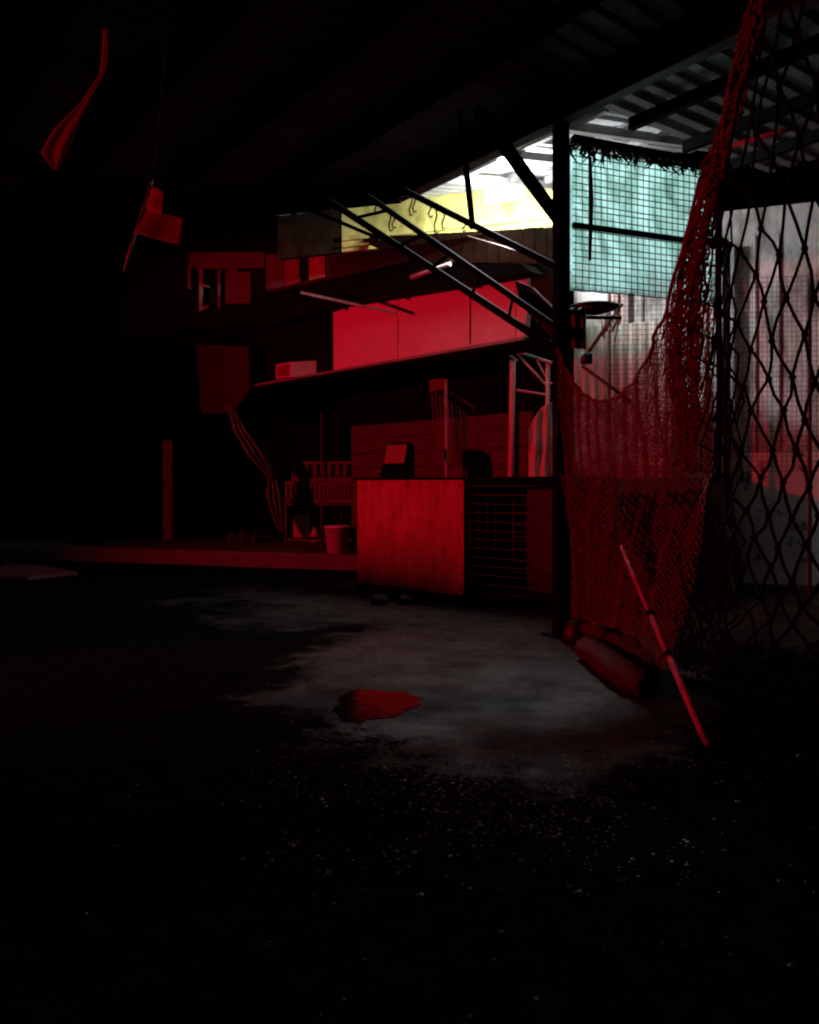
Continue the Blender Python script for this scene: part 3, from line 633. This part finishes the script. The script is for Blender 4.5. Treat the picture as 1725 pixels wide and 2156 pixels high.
# tarp-covered stack right of the cage
TA, TB = V(1.72, 8.45, 0), V(4.25, 10.25, 0); td = (TB-TA).normalized(); tn = V(-td.y, td.x, 0)
TL = (TB-TA).length
def tarp(u, v):
    s_ = u*TL; z = (1-min(1, v/.62))*1.43
    if v < .62: q = TA+td*(s_+(.0 if u < .5 else -.30*z*(u-.5)*2))+V(0, 0, 0)+tn*(.05*z)
    ww = 0
    if v >= .62: pass
    p = TA+td*(s_-(.36*z*max(0, u-.6)/.4))+tn*(.06*z)+V(0, 0, z)
    return p+tn*(math.sin(s_*7)*.03*(1-z/1.6))+noise.noise_vector(V(s_*2, z*2, 3))*.03
stk = thing('covered_stack', 'black tarp covered stack standing behind the net against the wall', 'stack', TA.lerp(TB, .5))
tb = MB()
nu = 30; nv = 10; H_ = 1.42; Dp = .7
def tq(u, k):                                    # k along front bottom -> front top -> back top -> back bottom
    s_ = u*TL
    if k <= 5: z = H_*k/5; off = 0
    elif k <= 8: z = H_; off = Dp*(k-5)/3
    else: z = H_*(1-(k-8)/4); off = Dp
    sl = .20*z*max(0, u-.5)/.5
    return TA+td*(s_-sl)+tn*(off+.05*z*(1 if off == 0 else 0)+math.sin(s_*6)*.025*(1-z/H_))+V(0, 0, max(.0, z+noise.noise(V(s_*1.5, k, 0))*.025*(1 if z > 0 else 0)))
tb.sheet(lambda u, v: tq(u, v*12), 30, 12, .006)
for u in (0, 1):
    tb.add([tq(u, k) for k in range(13)], [list(range(13))])
tb.build('tarp', M['tarp'], stk)
MB().tube([tq(i/20, 3)-tn*.02 for i in range(21)], .008, 5).build('tie_rope', M['net_black'], stk)

# ------------------------------------------------------------------ right: peeling wall, floor ledge, mesh screen with sheet
pw = thing('peeling_wall', 'pale wall with peeling paint near the floor behind the net', 'wall', V(4, 10.4, 0))
a, c = V(3.9-.94*1.72, 10.4+.34*1.72, 0), V(3.9+.94*4, 10.4-.34*4, 0)
MB().slab([a+V(0, 0, 1.75), c+V(0, 0, 1.75), c+V(0, 0, 4.85), a+V(0, 0, 4.85)], V(0, .2, 0)).build('upper_plaster', M['wall_pale'], pw)
MB().slab([a, c, c+V(0, 0, 1.75), a+V(0, 0, 1.75)], V(0, .2, 0)).build('lower_plaster', M['peel'], pw)
MB().bar(a+V(0, -.06, .05), c+V(0, -.06, .05), .12, .1).build('skirting', M['kerb'], pw)
for x, r in ((1292, .03), (1313, .03), (1530, .05)):
    q = PEEL.at(x, 900, .12); MB().tube([V(q.x, q.y, 0), V(q.x, q.y, 4.4)], r, 8).build('pipe', M['cloth_pink'] if r < .04 else M['black_steel'], pw)
for x in (1352, 1590, 1640):
    q = PEEL.at(x, 900, .02); MB().bar(V(q.x, q.y, 1.78), V(q.x, q.y, 4.5), .025, .02).build('batten', M['wall_pale'], pw)
cs = MB(); ca, cc = V(2.12, 10.35, 1.2), V(3.15, 9.75, 1.2)                  # corrugated sheet standing at an angle before the wall
def csf(u, v): return ca.lerp(cc, u)+V(-.5, -.86, 0)*(.018*math.sin(u*2*math.pi*10+.6*math.sin(u*5))+.03*math.sin(u*4+v*2))+V(0, 0, v*2.15)
cs.sheet(csf, 112, 4, .003); tag(cs.build('corrugated_sheet', M['stained_sheet']), 'pale corrugated sheet standing upright before the wall, seen over the net dip', 'sheet')
ms = thing('mesh_screen', 'black wire mesh screen with frame beside the post in front of the glowing sheet', 'screen', V(2.1, 7.5, 3.1))
e0, e1 = MESH.at(1200, 285), MESH.at(1496, 344); e1 = e0+(e1-e0)*1.0; e1.z = e0.z
def mq(f, z): p = e0.lerp(e1, f); return V(p.x, p.y, z)
zt, zb = 4.36, 3.10
MB().bar(mq(0.02, e0.z-.03), mq(1.15, e0.z-.03), .06, .07).build('top_rail', M['black_steel'], ms)
MB().bar(mq(0.02, 3.675), mq(1.15, 3.675), .03, .04).build('middle_rail', M['black_steel'], ms)
q = MESH.at(1243, 400, .03); MB().tube([V(q.x, q.y, 4.3), V(q.x+.01, q.y, 3.9), V(q.x-.005, q.y, 3.37)], [.012, .022, .014], 6).build('hanging_rag', M['black'], ms)
gm = MB()
for i in range(26):
    f = i/25; gm.tube([mq(f*1.05, zt), mq(f*1.05+random.uniform(-.003, .003), zb)], .0045, 4)
for j in range(22):
    z = zb+(zt-zb)*j/21; gm.tube([mq(0.02, z)+V(0, -.006, 0), mq(.5, z+random.uniform(-.012, .004))+V(0, -.006, 0), mq(1.05, z)+V(0, -.006, 0)], .0055, 4)
gm.build('wire_grid', M['net_black'], ms)
lv = MB()
for i in range(120):                             # scraps of dead creeper and torn net hanging along the top rail
    f = random.random(); l = random.uniform(.04, .16)*(1.4 if f < .25 else 1); p = mq(f, e0.z-.05-random.random()*.03)+V(0, -.04, 0)
    lv.tube([p, p+V(random.uniform(-.05, .05), random.uniform(-.02, .02), -l*.5), p+V(random.uniform(-.08, .08), 0, -l)], [.010, .012, .003], 4)
lv.build('torn_scraps', M['black'], ms)
def shf(u, v):
    p = mq(-.0+u*1.06, 3.12+(1-v)*1.28-.05*u*0); return p+V(-.02, .07, 0)+V(.0, math.sin(u*60)*.008+noise.noise(V(u*3, v*3, 5))*.05, noise.noise(V(u*6, 0, 7))*.03*(1 if v > .98 else 0))
b = MB(); b.sheet(shf, 90, 24, .002)
o = b.build('translucent_sheet', M['sheet']); tag(o, 'translucent pale green sheet glowing behind the black mesh screen', 'sheet')
tag(MB().tube([P(1496, 320, 6.6), P(1580, 296, 6.4), P(1672, 268, 6.2)], .022, 8).build('pale_bar', M['white']), 'pale round bar under the roof behind the rope net', 'bar')
# wire fence in front of the pale wall
wfn = thing('wire_fence', 'fine wire grid fence in front of the pale wall at far right', 'fence', V(4, 9.2, 0))
a, c = V(2.3, 9.3, 0), V(5.6, 8.9, 0); gm = MB()
for i in range(64): p = a.lerp(c, i/63); gm.tube([p+V(0, 0, 1.5), p+V(0, 0, 3.7)], .0035, 3, False)
for i in range(40): gm.tube([a+V(0, 0, 1.5+i*.056), c+V(0, 0, 1.5+i*.056)], .0035, 3, False)
gm.build('grid', M['wire'], wfn)
for f in (0, .33, .66, 1): p = a.lerp(c, f); MB().tube([p, p+V(0, 0, 3.72)], .022, 8).build('post', M['wire'], wfn)
# things hanging on / by the wall left of the net
bs = thing('conical_basket', 'flat brown conical basket lying on a bracket below the glowing sheet', 'basket', P(1250, 645, 7.9))
o_ = P(1250, 662, 7.9); MB().lathe(o_, [(.0, .0), (.10, .01), (.24, .06), (.25, .075), (.24, .08), (.10, .03), (0, .02)], 26).build('body', M['tan'], bs)
MB().bar(o_+V(-.3, .05, -.015), o_+V(.3, .1, -.015), .03).build('bracket', M['black_steel'], bs)
tag(MB().sheet(lambda u, v: P(1197+u*38, 648+v*86, 7.5)+V(0, math.sin(u*14)*.03, 0), 16, 10, .01).build('dark_cloth', M['maroon']), 'dark maroon cloth hung on the post below the basket', 'cloth')
b = MB(); b.tube([P(1235, 745, 7.7), P(1235, 766, 7.7)], [.06, .055], 12); tag(b.build('blue_pot', M['blue']), 'small blue pot hanging next to the post above the net', 'pot')
b = MB()
for k in range(9): b.tube([P(1262+k*4, 640, 8.2)+V(0, .03*(k % 3), 0), P(1266+k*5+random.uniform(-8, 8), 672+random.uniform(-8, 20), 8.2), P(1270+k*3, 690+random.uniform(0, 30), 8.2)], .008, 5)
tag(b.build('coiled_wire', M['galv']), 'tangle of pale wires hanging in front of the wall beside the net', 'wires')
b = MB(); b.tube([P(1225, 770, 8.6), P(1330, 846, 8.6)], .018, 6); b.tube([P(1240, 740, 8.6), P(1310, 640, 8.6)], .02, 6)
tag(b.build('leaning_sticks', M['tan']), 'two thin sticks crossed before the pale wall behind the net dip', 'sticks')

# ------------------------------------------------------------------ nets
def cr(p0, p1, p2, p3, t_): return .5*((2*p1)+(p2-p0)*t_+(2*p0-5*p1+4*p2-p3)*t_*t_+(3*p1-p0-3*p2+p3)*t_**3)
def spl(pts, t_):
    n = len(pts)-1; k = min(max(t_, 0), 1)*n; i = min(int(k), n-1); f = k-i
    g = lambda j: pts[min(max(j, 0), n)]
    a0 = g(i-1) if i > 0 else 2*g(0)-g(1); a3 = g(i+2) if i+2 <= n else 2*g(n)-g(n-1)
    return cr(a0, g(i), g(i+1), a3, f)
def lattice(cols, cells, rows, rad, jit=.0, fold=0, seed=0, skip=0.0, nseg=3, sag=0.0):
    rnd = random.Random(seed)
    C3 = [[P(x, y, d) for x, y, d in c] for c in cols]
    us = []                                       # half-columns: list of u in 0..ncols-1
    for g_, n in enumerate(cells):
        for k in range(2*n): us.append(g_+k/(2*n))
    us.append(len(cells))
    nn = len(us); b = MB(); pts = {}
    for i, u in enumerate(us):
        for j in range(rows*2+1):
            if (i+j) % 2: continue
            v = j/(rows*2)
            cp = [spl(c, v) for c in C3]; p = spl(cp, u/(len(cols)-1))
            k = noise.noise_vector(V(i*.23, j*.11, seed))*jit*2+V(rnd.uniform(-1, 1), rnd.uniform(-1, 1), rnd.uniform(-1, 1))*jit
            p = p+k+V(1, -.2, 0)*fold*math.sin(i*.55+math.sin(j*.09)*1.5)*.5
            p.z = max(p.z, .012); pts[i, j] = p
    for (i, j), p in pts.items():
        for di in (-1, 1):
            q = pts.get((i+di, j+1))
            if q is None or rnd.random() < skip: continue
            if sag: mid = p.lerp(q, .5)+V(rnd.uniform(-sag, sag), rnd.uniform(-sag, sag), rnd.uniform(-sag, sag*.3)); b.tube([p, mid, q], rad, nseg, False)
            else: b.tube([p, q], rad*rnd.uniform(.8, 1.25), nseg, False)
    return b, pts, nn
fn_ = thing('fishing_net', 'red fine meshed fishing net draped from the black post up to the roof', 'net', V(1.5, 6.3, 0))
cols = [
 [(1174, 735, 7.12), (1172, 880, 7.15), (1180, 1040, 7.2), (1200, 1190, 7.2), (1192, 1336, 7.2)],
 [(1202, 795, 7.1), (1202, 920, 7.1), (1210, 1060, 7.1), (1216, 1200, 7.1), (1214, 1340, 7.1)],
 [(1234, 834, 7.0), (1235, 940, 7.0), (1236, 1070, 7.0), (1236, 1210, 7.0), (1232, 1343, 7.0)],
 [(1268, 845, 6.8), (1272, 950, 6.8), (1264, 1080, 6.8), (1256, 1215, 6.8), (1248, 1346, 6.9)],
 [(1312, 828, 6.6), (1322, 940, 6.6), (1310, 1080, 6.6), (1284, 1230, 6.7), (1262, 1352, 6.8)],
 [(1352, 775, 6.3), (1370, 920, 6.3), (1358, 1080, 6.3), (1320, 1240, 6.3), (1280, 1365, 6.5)],
 [(1388, 690, 6.0), (1410, 880, 6.0), (1400, 1060, 6.0), (1360, 1250, 6.0), (1305, 1385, 6.1)],
 [(1426, 560, 5.7), (1450, 800, 5.7), (1450, 1020, 5.7), (1400, 1260, 5.6), (1340, 1420, 5.6)],
 [(1480, 372, 5.4), (1500, 680, 5.4), (1500, 980, 5.3), (1450, 1270, 5.2), (1385, 1450, 5.2)]]
b, pts, nn = lattice(cols, (8, 10, 10, 9, 8, 6, 6, 5), 62, .0052, .0055, .022, 3, .02)
b.build('netting', M['net_red'], fn_)
eg = [pts[i, 0] for i in range(0, nn) if (i, 0) in pts]
MB().tube(eg, .014, 6).build('edge_rope', M['net_red'], fn_)
fold1 = [[(1478, 372, 5.4), (1432, 540, 5.65), (1408, 700, 5.8), (1420, 860, 5.8), (1440, 985, 5.75)],
         [(1500, 375, 5.3), (1458, 550, 5.55), (1440, 720, 5.7), (1448, 870, 5.7), (1452, 990, 5.7)],
         [(1520, 380, 5.25), (1486, 560, 5.5), (1474, 740, 5.6), (1470, 880, 5.65), (1460, 995, 5.7)]]
b, p_, _ = lattice(fold1, (6, 6), 36, .008, .011, .03, 5, .02); b.build('gathered_fold', M['net_red'], fn_)
b, p_, _ = lattice(fold1, (5, 5), 34, .008, .018, .05, 9, .02); b.build('gathered_fold', M['net_red'], fn_)
fold2 = [[(1588, -40, 4.3), (1556, 90, 4.55), (1524, 220, 4.9), (1498, 320, 5.2), (1474, 400, 5.4)],
         [(1606, -40, 4.3), (1576, 90, 4.5), (1544, 220, 4.85), (1518, 320, 5.15), (1496, 400, 5.35)],
         [(1626, -40, 4.25), (1594, 90, 4.5), (1562, 220, 4.8), (1538, 320, 5.1), (1522, 400, 5.3)]]
b, p_, _ = lattice(fold2, (6, 6), 28, .007, .010, .03, 6, .02); b.build('gathered_fold', M['net_red'], fn_)
b, p_, _ = lattice(fold2, (5, 5), 26, .007, .014, .04, 8, .02); b.build('gathered_fold', M['net_red'], fn_)
# lower bunch: a second, tighter layer hanging against the post
bunch = [[(1178, 1000, 7.1), (1196, 1120, 7.15), (1202, 1230, 7.15), (1196, 1338, 7.15)],
         [(1215, 1005, 7.0), (1222, 1120, 7.0), (1226, 1230, 7.0), (1222, 1345, 7.0)],
         [(1262, 1010, 6.8), (1256, 1120, 6.8), (1250, 1235, 6.85), (1246, 1350, 6.8)],
         [(1290, 1010, 6.6), (1290, 1130, 6.6), (1276, 1240, 6.7), (1262, 1356, 6.7)]]
b, p_, _ = lattice(bunch, (5, 5, 3), 20, .0064, .010, .04, 12, .03); b.build('lower_bunch', M['net_red'], fn_)
cn = thing('rope_net', 'black rope net with large diamond mesh hanging at the right edge', 'net', V(2.0, 4.3, 0))
cols = [[(1500, 420, 5.0), (1505, 700, 5.0), (1512, 1000, 4.9), (1530, 1250, 4.7), (1480, 1420, 4.8)],
        [(1540, 220, 4.7), (1552, 600, 4.7), (1560, 950, 4.6), (1566, 1250, 4.4), (1545, 1440, 4.5)],
        [(1590, 60, 4.4), (1606, 560, 4.4), (1616, 950, 4.3), (1620, 1260, 4.1), (1612, 1450, 4.2)],
        [(1640, -60, 4.1), (1662, 530, 4.1), (1676, 950, 4.0), (1684, 1270, 3.9), (1684, 1470, 4.0)],
        [(1700, -80, 3.8), (1722, 520, 3.8), (1736, 950, 3.7), (1750, 1270, 3.6), (1760, 1490, 3.7)],
        [(1760, -80, 3.5), (1790, 520, 3.5), (1806, 950, 3.4), (1820, 1270, 3.3), (1830, 1500, 3.4)]]
b, pts, nn = lattice(cols, (1, 1, 1, 1, 1), 10, .0088, .026, .0, 21, 0, 5, .014)
for (i, j), p in pts.items(): b.lathe(p-V(0, 0, .018), [(0, 0), (.016, .006), (.02, .018), (.015, .03), (0, .036)], 6)
b.build('netting', M['net_black'], cn)
MB().tube([P(1516, 380, 5.05), P(1512, 600, 5.05), P(1516, 800, 5.0), P(1512, 1010, 4.95)], .02, 6).build('hanging_rope', M['net_black'], cn)
cols = [[(1295, 1040, 6.5), (1330, 1150, 6.2), (1385, 1260, 5.8), (1420, 1400, 5.4)], [(1380, 1040, 6.1), (1420, 1150, 5.9), (1460, 1270, 5.4), (1470, 1420, 5.1)], [(1480, 1030, 5.4), (1500, 1150, 5.3), (1530, 1270, 5.0), (1540, 1440, 4.8)]]
b, p_, _ = lattice(cols, (5, 4), 11, .007, .012, 0, 31, .05, 4); b.build('lower_skirt', M['net_black'], cn)
cols = [[(1440, 640, 5.6), (1462, 850, 5.6), (1470, 1040, 5.4), (1460, 1200, 5.2), (1430, 1330, 5.2)], [(1490, 480, 5.3), (1510, 760, 5.2), (1520, 1010, 5.1), (1515, 1210, 5.0), (1490, 1360, 5.0)], [(1530, 330, 5.0), (1556, 700, 4.9), (1568, 1000, 4.8), (1568, 1230, 4.7), (1550, 1390, 4.7)]]
b, p_, _ = lattice(cols, (2, 2), 14, .0068, .022, .02, 41, .06, 4, .008); b.build('middle_mesh', M['net_black'], cn)

# rolls of cloth and rope at the foot of the net
def roll(pts, r, label):
    b = MB(); n = 16; cl = [spl([Vector(p) for p in pts], i/n) for i in range(n+1)]
    rr = [r*(.72+.28*math.sin(math.pi*min(1, max(0, i/n)))**.4+.07*math.sin(i*2.1)) for i in range(n+1)]; rr[0] *= .75; rr[-1] *= .75
    b.tube([c+V(0, 0, 0) for c in cl], rr, 14)
    for v in b.v: v += noise.noise_vector(v*11)*r*.25; v.z = max(v.z, .008)
    return tag(b.build('cloth_roll', M['rope']), label, 'cloth roll', 'cloth rolls under the net')
roll([G(1228, 1385)+V(0, 0, .09), G(1258, 1405)+V(0, 0, .1), G(1300, 1440)+V(0, 0, .1), G(1365, 1478)+V(0, 0, .08)], .10, 'longest dull red cloth roll lying in front at the foot of the net')
roll([G(1290, 1395)+V(.02, .1, .14), G(1330, 1420)+V(.03, .1, .14), G(1378, 1452)+V(.02, .05, .1)], .085, 'thicker red cloth roll behind, against the leaning pole')
roll([G(1236, 1372)+V(0, .06, .17), G(1262, 1385)+V(0, .1, .19), G(1286, 1398)+V(0, .1, .17)], .06, 'short cloth roll lying on top near the post')
b = MB(); cl = []
for i in range(70):
    a = i*.42; c = G(1262, 1380)+V(.1, .1, .1); cl.append(c+V(math.cos(a)*(.13+.015*math.sin(i*1.3)), math.sin(a)*.13, .05*math.sin(a*1.1+1)+.0035*i*.4))
b.tube(cl, .014, 6); tag(b.build('rope_coil', M['cloth_pink']), 'pale rope coil tangled over the cloth rolls at the net foot', 'rope')
b = MB(); c = G(1215, 1352); b.lathe(c+V(0, 0, .0), [(0, 0), (.11, 0), (.13, .06), (.1, .16), (.05, .2), (0, .2)], 12)
for v in b.v: v += noise.noise_vector(v*8)*.02; v.z = max(v.z, .004)
tag(b.build('dark_sack', M['tarp']), 'small black sack at the foot of the post beside the rolls', 'sack')
# leaning pole
po = thing('leaning_pole', 'pinkish jointed pole leaning diagonally against the net', 'pole', G(1493, 1582))
a, c = G(1493, 1580)+V(0, 0, .02), P(1308, 1150, 5.6)
seg = [0, .36, .40, .60, .64, 1]
for f0_, f1_, r0, r1 in ((0.02, .38, .023, .021), (.384, .585, .021, .019), (.59, 1, .019, .013)):
    MB().tube([a.lerp(c, f0_), a.lerp(c, (f0_+f1_)/2)+V(0, 0, -.004), a.lerp(c, f1_)], [r0, (r0+r1)/2, r1], 10).build('segment', M['bamboo'], po)
for f in (.382, .588):
    MB().tube([a.lerp(c, f-.012), a.lerp(c, f+.012)], .024, 10).build('collar', M['black_steel'], po)
MB().tube([a.lerp(c, 0)-V(0, 0, .0), a.lerp(c, .02)], [.012, .02], 8).build('tip', M['galv'], po)

# ------------------------------------------------------------------ flags on the left, in the dark
f1_ = thing('pole_flag', 'small red flag on a thin slanted stick above the dark pavement', 'flag', P(290, 500, 4.2))
MB().tube([P(320, 380, 4.2), P(283, 500, 4.2), P(262, 570, 4.2)], .007, 6).build('stick', M['bamboo'], f1_)
MB().tube([P(318, 386, 4.2), P(330, 300, 4.2), P(352, 60, 4.2), P(372, -420, 4.2)], .004, 5).build('cord', M['black'], f1_)
def flagf(u, v):
    x0 = 317-v*32; x = x0+u*(28+20*v+48*max(0, min(1, (v-.42)*14))); y = 388+v*104+u*(16+8*v)
    return P(x, y, 4.2-u*.11)+V(0, math.sin(u*7+v*4)*.007, 0)
MB().sheet(flagf, 24, 24, .004).build('cloth', M['cloth_red'], f1_)
f2 = thing('draped_flag', 'torn red cloth streamer hanging limp from the dark at upper left', 'flag', P(110, 360, 3.0))
def fl2(u, v):
    pts_ = [V(222, 60), V(212, 150), V(182, 210), V(150, 260), V(118, 310), V(112, 358)]; wd = [10, 14, 22, 62, 62, 8]
    k = v*5; i = min(int(k), 4); f = k-i; p = pts_[i].lerp(pts_[i+1], f); ww = wd[i]*(1-f)+wd[i+1]*f
    return P(p.x+(u-.5)*ww, p.y+(u-.5)*ww*-.45, 3.0-(u-.5)*ww/62*.10)+V(math.sin(v*8)*.01, math.sin(u*9+v*5)*.006*ww/62, 0)
MB().sheet(fl2, 20, 48, .004).build('cloth', M['streamer'], f2)
MB().tube([P(234, -1000, 3.02), P(226, 30, 3.0), P(216, 120, 3.02), P(185, 205, 3.02)], .003, 5).build('cord', M['black_steel'], f2)
